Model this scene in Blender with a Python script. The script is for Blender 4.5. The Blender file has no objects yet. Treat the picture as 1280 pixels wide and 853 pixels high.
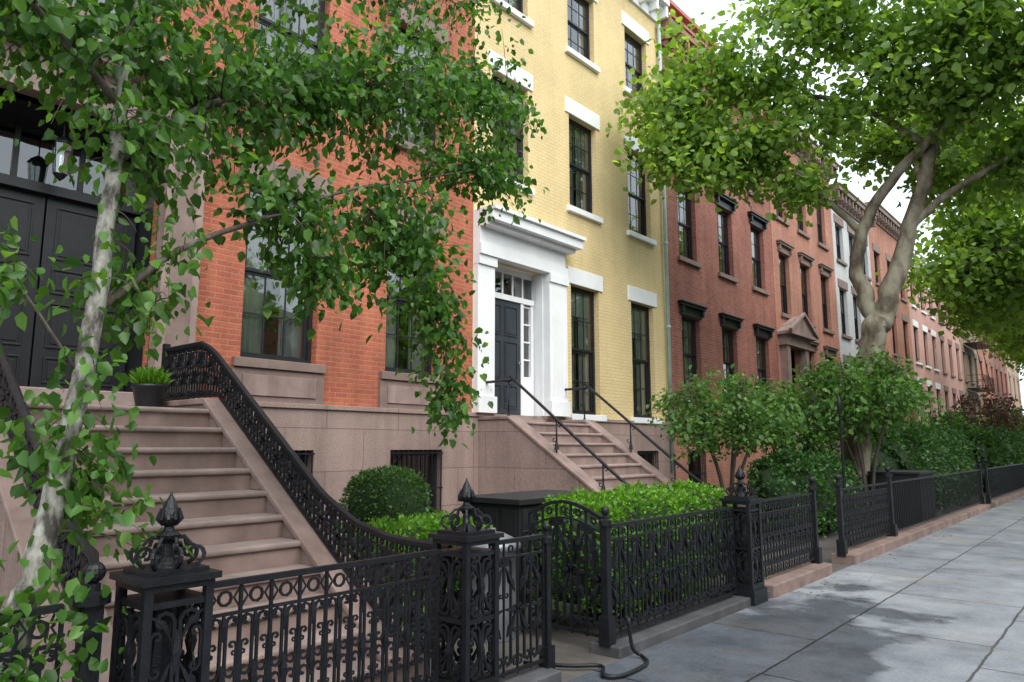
import bpy, math, random
import numpy as np
from mathutils import Vector
random.seed(7); rng=np.random.default_rng(7)
sc=bpy.context.scene
sc.view_settings.view_transform='Standard'
sc.view_settings.look='None'
sc.view_settings.exposure=0

# ------------------------------------------------------------------ materials
def newmat(name):
    m=bpy.data.materials.new(name); m.use_nodes=True
    nt=m.node_tree; nt.nodes.clear()
    out=nt.nodes.new('ShaderNodeOutputMaterial')
    return m,nt,out
def N(nt,t,**kw):
    n=nt.nodes.new(t)
    for k,v in kw.items():
        if k in n.inputs: n.inputs[k].default_value=v
        else: setattr(n,k,v)
    return n
def c4(c,k=1.0): return (c[0]*k,c[1]*k,c[2]*k,1)
def mixc(nt,a,b,fac,bt='MIX'):
    n=nt.nodes.new('ShaderNodeMix'); n.data_type='RGBA'; n.blend_type=bt
    for s,v in ((0,fac),(6,a),(7,b)):
        if hasattr(v,'is_linked') or hasattr(v,'node'): nt.links.new(v,n.inputs[s])
        else: n.inputs[s].default_value=v
    return n.outputs[2]
def ramp(nt,src,stops):
    r=nt.nodes.new('ShaderNodeValToRGB')
    e=r.color_ramp.elements
    while len(e)<len(stops): e.new(0.5)
    for i,(p,c) in enumerate(stops):
        e[i].position=p; e[i].color=c if len(c)==4 else (*c,1)
    nt.links.new(src,r.inputs[0]); return r.outputs[0]
def plain(name,base,rough=.6,var=.25,scale=6,bump=.1,bscale=60,metal=0,spec=.5,streak=False):
    m,nt,out=newmat(name)
    tc=N(nt,'ShaderNodeTexCoord')
    n1=N(nt,'ShaderNodeTexNoise',Scale=scale,Detail=3,Roughness=.65)
    nt.links.new(tc.outputs['Object'],n1.inputs['Vector'])
    col=ramp(nt,n1.outputs[0],[(.3,c4(base,1-var)),(.7,c4(base,1+var))])
    if streak:
        mp=N(nt,'ShaderNodeMapping'); mp.inputs['Scale'].default_value=(3,3,.25)
        nt.links.new(tc.outputs['Object'],mp.inputs[0])
        n3=N(nt,'ShaderNodeTexNoise',Scale=1.2,Detail=3); nt.links.new(mp.outputs[0],n3.inputs['Vector'])
        s=ramp(nt,n3.outputs[0],[(.35,(.72,.70,.68)),(.6,(1,1,1))])
        col=mixc(nt,col,s,1.0,'MULTIPLY')
    p=N(nt,'ShaderNodeBsdfPrincipled',Roughness=rough,Metallic=metal)
    p.inputs['Specular IOR Level'].default_value=spec
    nt.links.new(col,p.inputs['Base Color'])
    if bump:
        n2=N(nt,'ShaderNodeTexNoise',Scale=bscale,Detail=1); nt.links.new(tc.outputs['Object'],n2.inputs['Vector'])
        b=N(nt,'ShaderNodeBump',Strength=bump,Distance=.01); nt.links.new(n2.outputs[0],b.inputs['Height'])
        nt.links.new(b.outputs[0],p.inputs['Normal'])
    nt.links.new(p.outputs[0],out.inputs[0]); return m
def brick(name,c1,c2,mortar,bw=.215,rh=.075,ms=.011,rough=.8,bump=.5,dirt=.25,offset=.5):
    m,nt,out=newmat(name)
    tc=N(nt,'ShaderNodeTexCoord'); sx=N(nt,'ShaderNodeSeparateXYZ'); nt.links.new(tc.outputs['Object'],sx.inputs[0])
    ad=N(nt,'ShaderNodeMath',operation='ADD'); nt.links.new(sx.outputs[0],ad.inputs[0]); nt.links.new(sx.outputs[1],ad.inputs[1])
    cx=N(nt,'ShaderNodeCombineXYZ'); nt.links.new(ad.outputs[0],cx.inputs[0]); nt.links.new(sx.outputs[2],cx.inputs[1])
    bt=N(nt,'ShaderNodeTexBrick',Scale=1.0); bt.offset=offset
    bt.inputs['Color1'].default_value=c4(c1); bt.inputs['Color2'].default_value=c4(c2); bt.inputs['Mortar'].default_value=c4(mortar)
    bt.inputs['Mortar Size'].default_value=ms; bt.inputs['Mortar Smooth'].default_value=.3
    bt.inputs['Brick Width'].default_value=bw; bt.inputs['Row Height'].default_value=rh
    nt.links.new(cx.outputs[0],bt.inputs['Vector'])
    n1=N(nt,'ShaderNodeTexNoise',Scale=.7,Detail=4,Roughness=.7); nt.links.new(tc.outputs['Object'],n1.inputs['Vector'])
    s=ramp(nt,n1.outputs[0],[(.3,(1-dirt,)*3),(.65,(1.08,1.08,1.08))])
    col=mixc(nt,bt.outputs[0],s,1.0,'MULTIPLY')
    mp=N(nt,'ShaderNodeMapping'); mp.inputs['Scale'].default_value=(2.5,2.5,.18); nt.links.new(tc.outputs['Object'],mp.inputs[0])
    n3=N(nt,'ShaderNodeTexNoise',Scale=1.5,Detail=3); nt.links.new(mp.outputs[0],n3.inputs['Vector'])
    s2=ramp(nt,n3.outputs[0],[(.32,(1-dirt*.8,)*3),(.6,(1,1,1))])
    col=mixc(nt,col,s2,1.0,'MULTIPLY')
    n4=N(nt,'ShaderNodeTexNoise',Scale=40,Detail=1); nt.links.new(tc.outputs['Object'],n4.inputs['Vector'])
    s3=ramp(nt,n4.outputs[0],[(.3,(.86,.86,.86)),(.7,(1.12,1.12,1.12))])
    col=mixc(nt,col,s3,1.0,'MULTIPLY')
    p=N(nt,'ShaderNodeBsdfPrincipled',Roughness=rough); p.inputs['Specular IOR Level'].default_value=.25
    nt.links.new(col,p.inputs['Base Color'])
    b=N(nt,'ShaderNodeBump',Strength=bump,Distance=.008); b.invert=True; nt.links.new(bt.outputs[1],b.inputs['Height'])
    nt.links.new(b.outputs[0],p.inputs['Normal'])
    nt.links.new(p.outputs[0],out.inputs[0]); return m
def glassmat():
    m,nt,out=newmat('window_glass')
    tc=N(nt,'ShaderNodeTexCoord')
    n=N(nt,'ShaderNodeTexNoise',Scale=1.6,Detail=1); nt.links.new(tc.outputs['Object'],n.inputs['Vector'])
    b=N(nt,'ShaderNodeBump',Strength=.25,Distance=.02); nt.links.new(n.outputs[0],b.inputs['Height'])
    fr=N(nt,'ShaderNodeFresnel',IOR=1.7); 
    mu=N(nt,'ShaderNodeMath',operation='MULTIPLY_ADD'); nt.links.new(fr.outputs[0],mu.inputs[0]); mu.inputs[1].default_value=1.3; mu.inputs[2].default_value=.10
    mu.use_clamp=True
    t=N(nt,'ShaderNodeBsdfTransparent'); t.inputs[0].default_value=(.8,.85,.83,1)
    g=N(nt,'ShaderNodeBsdfGlossy',Roughness=.02); nt.links.new(b.outputs[0],g.inputs['Normal'])
    mx=N(nt,'ShaderNodeMixShader'); nt.links.new(mu.outputs[0],mx.inputs[0]); nt.links.new(t.outputs[0],mx.inputs[1]); nt.links.new(g.outputs[0],mx.inputs[2])
    nt.links.new(mx.outputs[0],out.inputs[0]); return m
def leafmat(name,stops,trans=.4,rough=.45):
    m,nt,out=newmat(name)
    g=N(nt,'ShaderNodeNewGeometry')
    col=ramp(nt,g.outputs['Random Per Island'],stops)
    p=N(nt,'ShaderNodeBsdfPrincipled',Roughness=rough); p.inputs['Specular IOR Level'].default_value=.4
    nt.links.new(col,p.inputs['Base Color'])
    tcol=mixc(nt,col,(1.7,1.7,.6,1),1.0,'MULTIPLY')
    t=N(nt,'ShaderNodeBsdfTranslucent'); nt.links.new(tcol,t.inputs[0])
    mx=N(nt,'ShaderNodeMixShader'); mx.inputs[0].default_value=trans
    nt.links.new(p.outputs[0],mx.inputs[1]); nt.links.new(t.outputs[0],mx.inputs[2])
    nt.links.new(mx.outputs[0],out.inputs[0]); return m

M_ORANGE=brick('orange_brick',(.47,.135,.078),(.39,.105,.062),(.41,.19,.12))
M_YELLOW=brick('yellow_painted_brick',(.69,.545,.295),(.665,.52,.275),(.61,.46,.235),dirt=.10,bump=.4)
M_RED=brick('red_brick',(.34,.12,.088),(.26,.085,.065),(.30,.18,.14))
M_RED2=brick('salmon_brick',(.47,.20,.14),(.39,.16,.115),(.40,.24,.18))
M_PINK=brick('pink_brick',(.60,.34,.29),(.55,.31,.27),(.5,.32,.27),dirt=.15)
M_GREYB=brick('white_painted_brick',(.55,.55,.56),(.52,.52,.53),(.46,.46,.47),dirt=.15)
M_KERB=plain('granite_kerb',(.3,.3,.3),.8)
M_TAN=brick('tan_brick',(.45,.32,.24),(.40,.28,.2),(.35,.26,.2))
M_BASE=brick('brownstone_ashlar',(.33,.24,.21),(.29,.21,.185),(.20,.14,.12),bw=1.35,rh=.62,ms=.008,bump=.35,dirt=.25)
M_BROWN=plain('brownstone',(.28,.20,.178),.75,.2,3,.25,90,streak=True)
M_STEP=plain('brownstone_tread',(.28,.212,.192),.6,.28,2.5,.25,70)
M_BRDK=plain('brownstone_trim',(.20,.14,.12),.75,.2,3,.2,80)
M_WHITE=plain('white_paint',(.76,.77,.78),.5,.06,2,.05,30,streak=False)
M_IRON=plain('black_painted_iron',(.009,.010,.013),.42,.4,9,.35,120,spec=.35)
M_BLACKW=plain('black_painted_wood',(.014,.015,.018),.4,.2,5,.1,40,spec=.4)
M_GREYD=plain('charcoal_door_paint',(.035,.04,.05),.35,.15,4,.08,40)
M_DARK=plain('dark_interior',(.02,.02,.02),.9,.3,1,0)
M_GLASS=glassmat()
M_CURT=plain('linen_curtain',(.6,.6,.57),.9,.1,3,0)
M_ROOF=plain('tar_roof',(.06,.06,.06),.9,.2,1,.2)
M_SOIL=plain('soil_and_paving',(.085,.075,.068),.9,.35,2,.5,30)
M_ROAD=plain('asphalt',(.05,.05,.052),.85,.2,1.2,.4,80)
M_PIPE=plain('verdigris_pipe',(.30,.40,.36),.5,.15,3,.1)
M_BIN=plain('galvanised_bin',(.20,.21,.23),.4,.2,4,.1,metal=.4)
M_BOXD=plain('dark_stained_box',(.016,.016,.018),.55,.3,5,.2,20,spec=.3)
M_LITTER=leafmat('fallen_leaf',[(0,(.16,.09,.03)),(.5,(.30,.2,.05)),(1,(.12,.07,.03))],.1)
M_PEAR=leafmat('glossy_leaf',[(0,(.03,.085,.014)),(.4,(.055,.145,.024)),(.8,(.095,.22,.04)),(1,(.16,.31,.07))],.45,.36)
M_PLANE=leafmat('plane_leaf',[(0,(.09,.17,.035)),(.5,(.17,.29,.06)),(1,(.27,.40,.11))],.55)
M_BOXW=leafmat('boxwood_leaf',[(0,(.05,.14,.012)),(.5,(.11,.27,.02)),(1,(.18,.36,.035))],.35)
M_YEW=leafmat('yew_leaf',[(0,(.022,.065,.016)),(.6,(.045,.12,.026)),(1,(.075,.17,.035))],.25)
M_SHRUB=leafmat('shrub_leaf',[(0,(.025,.07,.015)),(.5,(.05,.125,.03)),(1,(.10,.19,.05))],.35)
M_CORE=plain('hedge_core',(.012,.03,.008),.95,.3,8,.3)

def barkmat(name,a,b,c,sc_=5,p0=(.36,.47,.6)):
    m,nt,out=newmat(name)
    tc=N(nt,'ShaderNodeTexCoord')
    mp=N(nt,'ShaderNodeMapping'); mp.inputs['Scale'].default_value=(1,1,.45); nt.links.new(tc.outputs['Object'],mp.inputs[0])
    n1=N(nt,'ShaderNodeTexNoise',Scale=sc_,Detail=5,Roughness=.6); nt.links.new(mp.outputs[0],n1.inputs['Vector'])
    col=ramp(nt,n1.outputs[0],[(p0[0],a),(p0[1],b),(p0[2],c)])
    p=N(nt,'ShaderNodeBsdfPrincipled',Roughness=.8); nt.links.new(col,p.inputs['Base Color'])
    b2=N(nt,'ShaderNodeBump',Strength=.5,Distance=.02); nt.links.new(n1.outputs[0],b2.inputs['Height']); nt.links.new(b2.outputs[0],p.inputs['Normal'])
    nt.links.new(p.outputs[0],out.inputs[0]); return m
M_BIRCH=barkmat('pale_birch_bark',(.05,.045,.037),(.20,.19,.165),(.40,.39,.35),16,(.38,.49,.64))
M_BRANCH=barkmat('brown_branch_bark',(.035,.026,.02),(.075,.058,.045),(.14,.12,.10),12)
M_PLBARK=barkmat('plane_bark',(.07,.054,.038),(.15,.12,.082),(.27,.245,.18),3.5)
M_TWIG=plain('twig_bark',(.07,.05,.04),.8,.3,8,0)

def sidewalkmat():
    m,nt,out=newmat('bluestone_flags')
    tc=N(nt,'ShaderNodeTexCoord'); sx=N(nt,'ShaderNodeSeparateXYZ'); nt.links.new(tc.outputs['Object'],sx.inputs[0])
    cx=N(nt,'ShaderNodeCombineXYZ'); nt.links.new(sx.outputs[1],cx.inputs[0]); nt.links.new(sx.outputs[0],cx.inputs[1])
    nd=N(nt,'ShaderNodeTexNoise',Scale=6,Detail=3); nt.links.new(tc.outputs['Object'],nd.inputs['Vector'])
    vs=N(nt,'ShaderNodeVectorMath',operation='MULTIPLY_ADD'); nt.links.new(nd.outputs[1],vs.inputs[0]); vs.inputs[1].default_value=(.03,.03,0); nt.links.new(cx.outputs[0],vs.inputs[2])
    mp=N(nt,'ShaderNodeMapping'); mp.inputs['Location'].default_value=(.4,3.35,0); nt.links.new(vs.outputs[0],mp.inputs[0])
    bt=N(nt,'ShaderNodeTexBrick',Scale=1.0); bt.offset=.38
    bt.inputs['Color1'].default_value=(.27,.285,.31,1); bt.inputs['Color2'].default_value=(.185,.20,.225,1); bt.inputs['Mortar'].default_value=(.06,.06,.063,1)
    bt.inputs['Mortar Size'].default_value=.011; bt.inputs['Brick Width'].default_value=1.9; bt.inputs['Row Height'].default_value=1.15
    nt.links.new(mp.outputs[0],bt.inputs['Vector'])
    n1=N(nt,'ShaderNodeTexNoise',Scale=1.3,Detail=8,Roughness=.72); nt.links.new(tc.outputs['Object'],n1.inputs['Vector'])
    s=ramp(nt,n1.outputs[0],[(.32,(.5,.5,.52)),(.5,(.92,.92,.92)),(.68,(1.25,1.23,1.2))])
    col=mixc(nt,bt.outputs[0],s,1.0,'MULTIPLY')
    n2=N(nt,'ShaderNodeTexNoise',Scale=45,Detail=4,Roughness=.7); nt.links.new(tc.outputs['Object'],n2.inputs['Vector'])
    s2=ramp(nt,n2.outputs[0],[(.3,(.74,.74,.74)),(.7,(1.18,1.18,1.18))])
    col=mixc(nt,col,s2,1.0,'MULTIPLY')
    n5=N(nt,'ShaderNodeTexNoise',Scale=.55,Detail=6,Roughness=.75); nt.links.new(tc.outputs['Object'],n5.inputs['Vector'])
    f5=ramp(nt,n5.outputs[0],[(.54,(0,0,0)),(.70,(.65,.65,.65))])
    col=mixc(nt,col,(.24,.20,.14,1),f5)
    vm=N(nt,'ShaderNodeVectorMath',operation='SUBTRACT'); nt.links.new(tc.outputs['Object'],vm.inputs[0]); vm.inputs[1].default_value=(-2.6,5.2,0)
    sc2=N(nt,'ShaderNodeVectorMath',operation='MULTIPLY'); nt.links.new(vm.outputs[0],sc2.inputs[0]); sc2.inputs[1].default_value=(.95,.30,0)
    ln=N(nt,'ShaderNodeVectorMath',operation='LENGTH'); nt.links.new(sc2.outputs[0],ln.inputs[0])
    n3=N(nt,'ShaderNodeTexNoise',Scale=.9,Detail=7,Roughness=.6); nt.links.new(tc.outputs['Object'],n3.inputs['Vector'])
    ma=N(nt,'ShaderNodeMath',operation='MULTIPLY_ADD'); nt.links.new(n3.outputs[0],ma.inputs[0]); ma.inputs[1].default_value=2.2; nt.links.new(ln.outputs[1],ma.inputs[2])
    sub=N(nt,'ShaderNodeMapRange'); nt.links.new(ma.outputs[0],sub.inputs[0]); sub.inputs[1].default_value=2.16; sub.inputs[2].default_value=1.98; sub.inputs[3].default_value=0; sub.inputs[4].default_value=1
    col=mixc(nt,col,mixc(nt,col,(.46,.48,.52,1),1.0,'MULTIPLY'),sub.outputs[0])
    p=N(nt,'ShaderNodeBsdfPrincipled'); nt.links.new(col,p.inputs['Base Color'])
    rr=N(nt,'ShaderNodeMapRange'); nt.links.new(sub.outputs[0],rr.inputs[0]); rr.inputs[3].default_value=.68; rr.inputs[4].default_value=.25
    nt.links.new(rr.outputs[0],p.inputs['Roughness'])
    iv=N(nt,'ShaderNodeMath',operation='MULTIPLY_ADD'); nt.links.new(bt.outputs[1],iv.inputs[0]); iv.inputs[1].default_value=-1.5; nt.links.new(n2.outputs[0],iv.inputs[2])
    b=N(nt,'ShaderNodeBump',Strength=.3,Distance=.01); nt.links.new(iv.outputs[0],b.inputs['Height']); nt.links.new(b.outputs[0],p.inputs['Normal'])
    nt.links.new(p.outputs[0],out.inputs[0]); return m
M_SIDE=sidewalkmat()

# ------------------------------------------------------------------ mesh builder
class MB:
    def __init__(s): s.v=[];s.f=[];s.m=[];s.mats=[]
    def mi(s,mat):
        if mat not in s.mats: s.mats.append(mat)
        return s.mats.index(mat)
    def poly(s,pts,mat):
        b=len(s.v); s.v.extend([tuple(p) for p in pts]); s.f.append(tuple(range(b,b+len(pts)))); s.m.append(s.mi(mat))
    def box(s,x0,x1,y0,y1,z0,z1,mat):
        if x0>x1:x0,x1=x1,x0
        b=len(s.v); k=s.mi(mat)
        s.v+= [(x0,y0,z0),(x1,y0,z0),(x1,y1,z0),(x0,y1,z0),(x0,y0,z1),(x1,y0,z1),(x1,y1,z1),(x0,y1,z1)]
        for q in ((0,3,2,1),(4,5,6,7),(0,1,5,4),(1,2,6,5),(2,3,7,6),(3,0,4,7)):
            s.f.append(tuple(b+i for i in q)); s.m.append(k)
    def extr(s,prof,y0,y1,mat):
        n=len(prof); b=len(s.v); k=s.mi(mat)
        s.v+=[(x,y0,z) for x,z in prof]+[(x,y1,z) for x,z in prof]
        for i in range(n):
            j=(i+1)%n; s.f.append((b+i,b+j,b+n+j,b+n+i)); s.m.append(k)
        s.f.append(tuple(b+i for i in range(n))[::-1]); s.m.append(k)
        s.f.append(tuple(b+n+i for i in range(n))); s.m.append(k)
    def tube(s,pts,r,mat,n=4):
        P=[Vector(p) for p in pts]; L=len(P); k=s.mi(mat); b=len(s.v)
        rs=r if hasattr(r,'__len__') else [r]*L
        t=(P[1]-P[0]).normalized()
        up=Vector((0,0,1)) if abs(t.z)<.9 else Vector((0,1,0))
        nrm=t.cross(up).normalized()
        for i in range(L):
            if 0<i<L-1: t=(P[i+1]-P[i-1])
            elif i==L-1: t=P[i]-P[i-1]
            if t.length<1e-9: t=Vector((0,0,1))
            t=t.normalized()
            nrm=(nrm-t*nrm.dot(t)); nrm=nrm.normalized() if nrm.length>1e-6 else t.orthogonal().normalized()
            bi=t.cross(nrm)
            for j in range(n):
                a=2*math.pi*(j+.5)/n
                q=P[i]+(nrm*math.cos(a)+bi*math.sin(a))*rs[i]
                s.v.append((q.x,q.y,q.z))
        for i in range(L-1):
            for j in range(n):
                j2=(j+1)%n
                s.f.append((b+i*n+j,b+i*n+j2,b+(i+1)*n+j2,b+(i+1)*n+j)); s.m.append(k)
        s.f.append(tuple(b+j for j in range(n))[::-1]); s.m.append(k)
        s.f.append(tuple(b+(L-1)*n+j for j in range(n))); s.m.append(k)
    def lathe(s,prof,cx,cy,mat,n=14):
        b=len(s.v); k=s.mi(mat); L=len(prof)
        for r,z in prof:
            for j in range(n):
                a=2*math.pi*j/n; s.v.append((cx+r*math.cos(a),cy+r*math.sin(a),z))
        for i in range(L-1):
            for j in range(n):
                j2=(j+1)%n; s.f.append((b+i*n+j,b+i*n+j2,b+(i+1)*n+j2,b+(i+1)*n+j)); s.m.append(k)
        s.f.append(tuple(b+(L-1)*n+j for j in range(n))); s.m.append(k)
    def done(s,name,parent=None,bevel=0,smooth=False):
        me=bpy.data.meshes.new(name); me.from_pydata(s.v,[],s.f)
        for m in s.mats: me.materials.append(m)
        me.polygons.foreach_set('material_index',s.m)
        if smooth: me.polygons.foreach_set('use_smooth',[True]*len(s.f))
        me.update()
        o=bpy.data.objects.new(name,me); sc.collection.objects.link(o)
        if parent: o.parent=parent
        if bevel:
            b=o.modifiers.new('bevel','BEVEL'); b.width=bevel; b.segments=2; b.limit_method='ANGLE'
        return o
def empty(name):
    o=bpy.data.objects.new(name,None); sc.collection.objects.link(o); o.empty_display_size=.3; return o
def smoothpts(P,k=6):
    P=[np.array(p,float) for p in P]; Q=[P[0]*2-P[1]]+P+[P[-1]*2-P[-2]]; out=[]
    for i in range(1,len(Q)-2):
        for j in range(k):
            t=j/k; a,b,c,d=Q[i-1],Q[i],Q[i+1],Q[i+2]
            out.append(.5*((2*b)+(-a+c)*t+(2*a-5*b+4*c-d)*t*t+(-a+3*b-3*c+d)*t**3))
    out.append(P[-1]); return out

# ------------------------------------------------------------------ leaves
def leaf_mesh(name,P,D,size,mat,parent=None,w=.34,fold=.10,up=.6,simple=False):
    P=np.asarray(P,float); D=np.asarray(D,float); n=len(P)
    D/=np.linalg.norm(D,axis=1)[:,None]+1e-9
    R=rng.normal(size=(n,3)); R[:,2]+=up*2
    Nn=R-(R*D).sum(1)[:,None]*D; Nn/=np.linalg.norm(Nn,axis=1)[:,None]+1e-9
    S=np.cross(D,Nn); sz=(size*(.55+.8*rng.random(n)))[:,None]
    if simple: T=[(0,0,0),(.45,-w,fold),(1,0,-.05),(.45,w,fold)]
    else: T=[(0,0,0),(.28,-w,fold),(.68,-.78*w,fold*.8),(1,0,-.1),(.68,.78*w,fold*.8),(.28,w,fold)]
    k=len(T); V=np.empty((n,k,3))
    for i,(a,b,c) in enumerate(T): V[:,i]=P+sz*(a*D+b*S+c*Nn)
    base=(np.arange(n)*k)[:,None]
    F=(base+np.array([[0,1,2,3]])) if simple else np.concatenate([base+np.array([[0,1,2,3]]),base+np.array([[0,3,4,5]])],1).reshape(-1,4)
    nf=len(F)
    me=bpy.data.meshes.new(name); me.vertices.add(n*k); me.vertices.foreach_set('co',V.ravel())
    me.loops.add(nf*4); me.loops.foreach_set('vertex_index',F.ravel().astype(np.int32))
    me.polygons.add(nf); me.polygons.foreach_set('loop_start',np.arange(0,nf*4,4,dtype=np.int32))
    me.update(calc_edges=True); me.validate(); me.materials.append(mat)
    o=bpy.data.objects.new(name,me); sc.collection.objects.link(o)
    if parent: o.parent=parent
    return o
def ball(n):
    d=rng.normal(size=(n,3)); d/=np.linalg.norm(d,axis=1)[:,None]; return d*(rng.random(n)**(1/3))[:,None]
def tree(name,limbs,vols,lpt,lsize,bark,lmat,spread=.08,droop=.5,twr=.008,simple=False,up=.6,nside=9,w=.34,connect=2.0,bark2=None):
    root=empty(name); mb=MB(); S=[]
    for li,(pts,r0,r1) in enumerate(limbs):
        q=smoothpts(pts); L=len(q); rr=[r0+(r1-r0)*(i/(L-1))**.85 for i in range(L)]
        q=[p+rng.normal(size=3)*rr[i]*.12 for i,p in enumerate(q)]
        mb.tube(q,rr,bark if (li==0 or not bark2) else bark2,nside); S+=q[L//5:]
    mb.done('trunk_and_limbs',root,smooth=True)
    S=np.array(S); tw=MB(); LP=[];LD=[]
    for (c,r,nt_) in vols:
        c=np.array(c,float); r=np.array(r if hasattr(r,'__len__') else (r,)*3,float)
        pts=c+ball(nt_)*r
        for p in pts:
            d=np.linalg.norm(S-p,axis=1); i=d.argmin(); s0=S[i]
            dist=d[i]
            if dist>connect: s0=p+(s0-p)/dist*connect; dist=connect
            mid=(s0+p)/2+np.array([0,0,.12*dist]); end=p+np.array([0,0,-droop*.15])
            Q=[]
            for t in np.linspace(0,1,7): Q.append((1-t)**2*s0+2*t*(1-t)*mid+t*t*end)
            tw.tube(Q,[twr*(1-.75*t) for t in np.linspace(0,1,7)],M_TWIG,3)
            Q=np.array(Q); dirv=Q[-1]-Q[-3]; dirv/=np.linalg.norm(dirv)+1e-9
            for _ in range(lpt):
                t=1-.75*rng.random()**1.4; k=t*6; a=min(int(k),5)
                q=Q[a]+(Q[a+1]-Q[a])*(k-a)+rng.normal(size=3)*spread
                LP.append(q); LD.append(dirv*.5+rng.normal(size=3)*.75+np.array([0,0,-droop]))
    tw.done('twigs',root)
    leaf_mesh('leaves',LP,LD,lsize,lmat,root,simple=simple,up=up,w=w)
    return root
def hedge(name,x0,x1,y0,y1,z0,z1,mat,n,ls,wob=.05,power=4.0):
    root=empty(name); cx,cy,cz=(x0+x1)/2,(y0+y1)/2,(z0+z1)/2; h=np.array([(x1-x0)/2,(y1-y0)/2,(z1-z0)/2])
    areas=np.array([h[1]*h[2],h[0]*h[2],h[0]*h[1]]); pr=areas/areas.sum()
    ax=rng.choice(3,size=n,p=pr); u=rng.uniform(-1,1,size=(n,3)); sg=np.where(rng.random(n)<.5,-1.,1.); u[np.arange(n),ax]=sg
    u[:,2]=np.where((ax==2),1.0,u[:,2])
    nrm=np.sign(u)*np.abs(u)**power; nrm/=np.linalg.norm(nrm,axis=1)[:,None]
    k=(np.abs(u)**power).sum(1)**(1/power); U=u/k[:,None]**.9
    q=U*h
    f=np.sin(q[:,1]*5.3+cy)*np.cos(q[:,0]*6+q[:,2]*4.7)*wob+np.sin(q[:,1]*13+q[:,2]*11)*wob*.5
    q=q+nrm*(f+rng.normal(size=n)*ls*.6)[:,None]
    P=q+np.array([cx,cy,cz])
    D=nrm+rng.normal(size=(n,3))*.8
    leaf_mesh('leaves',P,D,ls,mat,root,simple=True,up=.3,w=.36)
    import bmesh
    bm=bmesh.new(); bmesh.ops.create_icosphere(bm,subdivisions=4,radius=1)
    for v in bm.verts:
        c=np.array(v.co); kk=(np.abs(c)**power).sum()**(1/power); c=c/kk*h*.93
        f=np.sin(c[1]*5.3+cy)*np.cos(c[0]*6+c[2]*4.7)*wob
        v.co=Vector(c*(1+f/max(h.min(),.1)*.5)+np.array([cx,cy,cz]))
    me=bpy.data.meshes.new('core'); bm.to_mesh(me); bm.free(); me.materials.append(M_CORE)
    o=bpy.data.objects.new('core',me); sc.collection.objects.link(o); o.parent=root
    return root

# ------------------------------------------------------------------ building parts
def wall(mb,x,y0,y1,z0,z1,ops,mat,rev=.16):
    ys=sorted({y0,y1,*[min(max(o[0],y0),y1) for o in ops],*[min(max(o[1],y0),y1) for o in ops]})
    zs=sorted({z0,z1,*[min(max(o[2],z0),z1) for o in ops],*[min(max(o[3],z0),z1) for o in ops]})
    for i in range(len(ys)-1):
        for j in range(len(zs)-1):
            cy=(ys[i]+ys[i+1])/2; cz=(zs[j]+zs[j+1])/2
            if any(o[0]<cy<o[1] and o[2]<cz<o[3] for o in ops): continue
            mb.poly([(x,ys[i],zs[j]),(x,ys[i+1],zs[j]),(x,ys[i+1],zs[j+1]),(x,ys[i],zs[j+1])],mat)
    for a,b,c,d in [o[:4] for o in ops]:
        c=max(c,z0); d=min(d,z1)
        if c>=d: continue
        xr=x-rev
        mb.poly([(x,a,c),(x,a,d),(xr,a,d),(xr,a,c)],mat); mb.poly([(x,b,c),(xr,b,c),(xr,b,d),(x,b,d)],mat)
        if d<z1: mb.poly([(x,a,d),(x,b,d),(xr,b,d),(xr,a,d)],mat)
        if c>z0: mb.poly([(x,a,c),(xr,a,c),(xr,b,c),(x,b,c)],mat)
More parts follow.
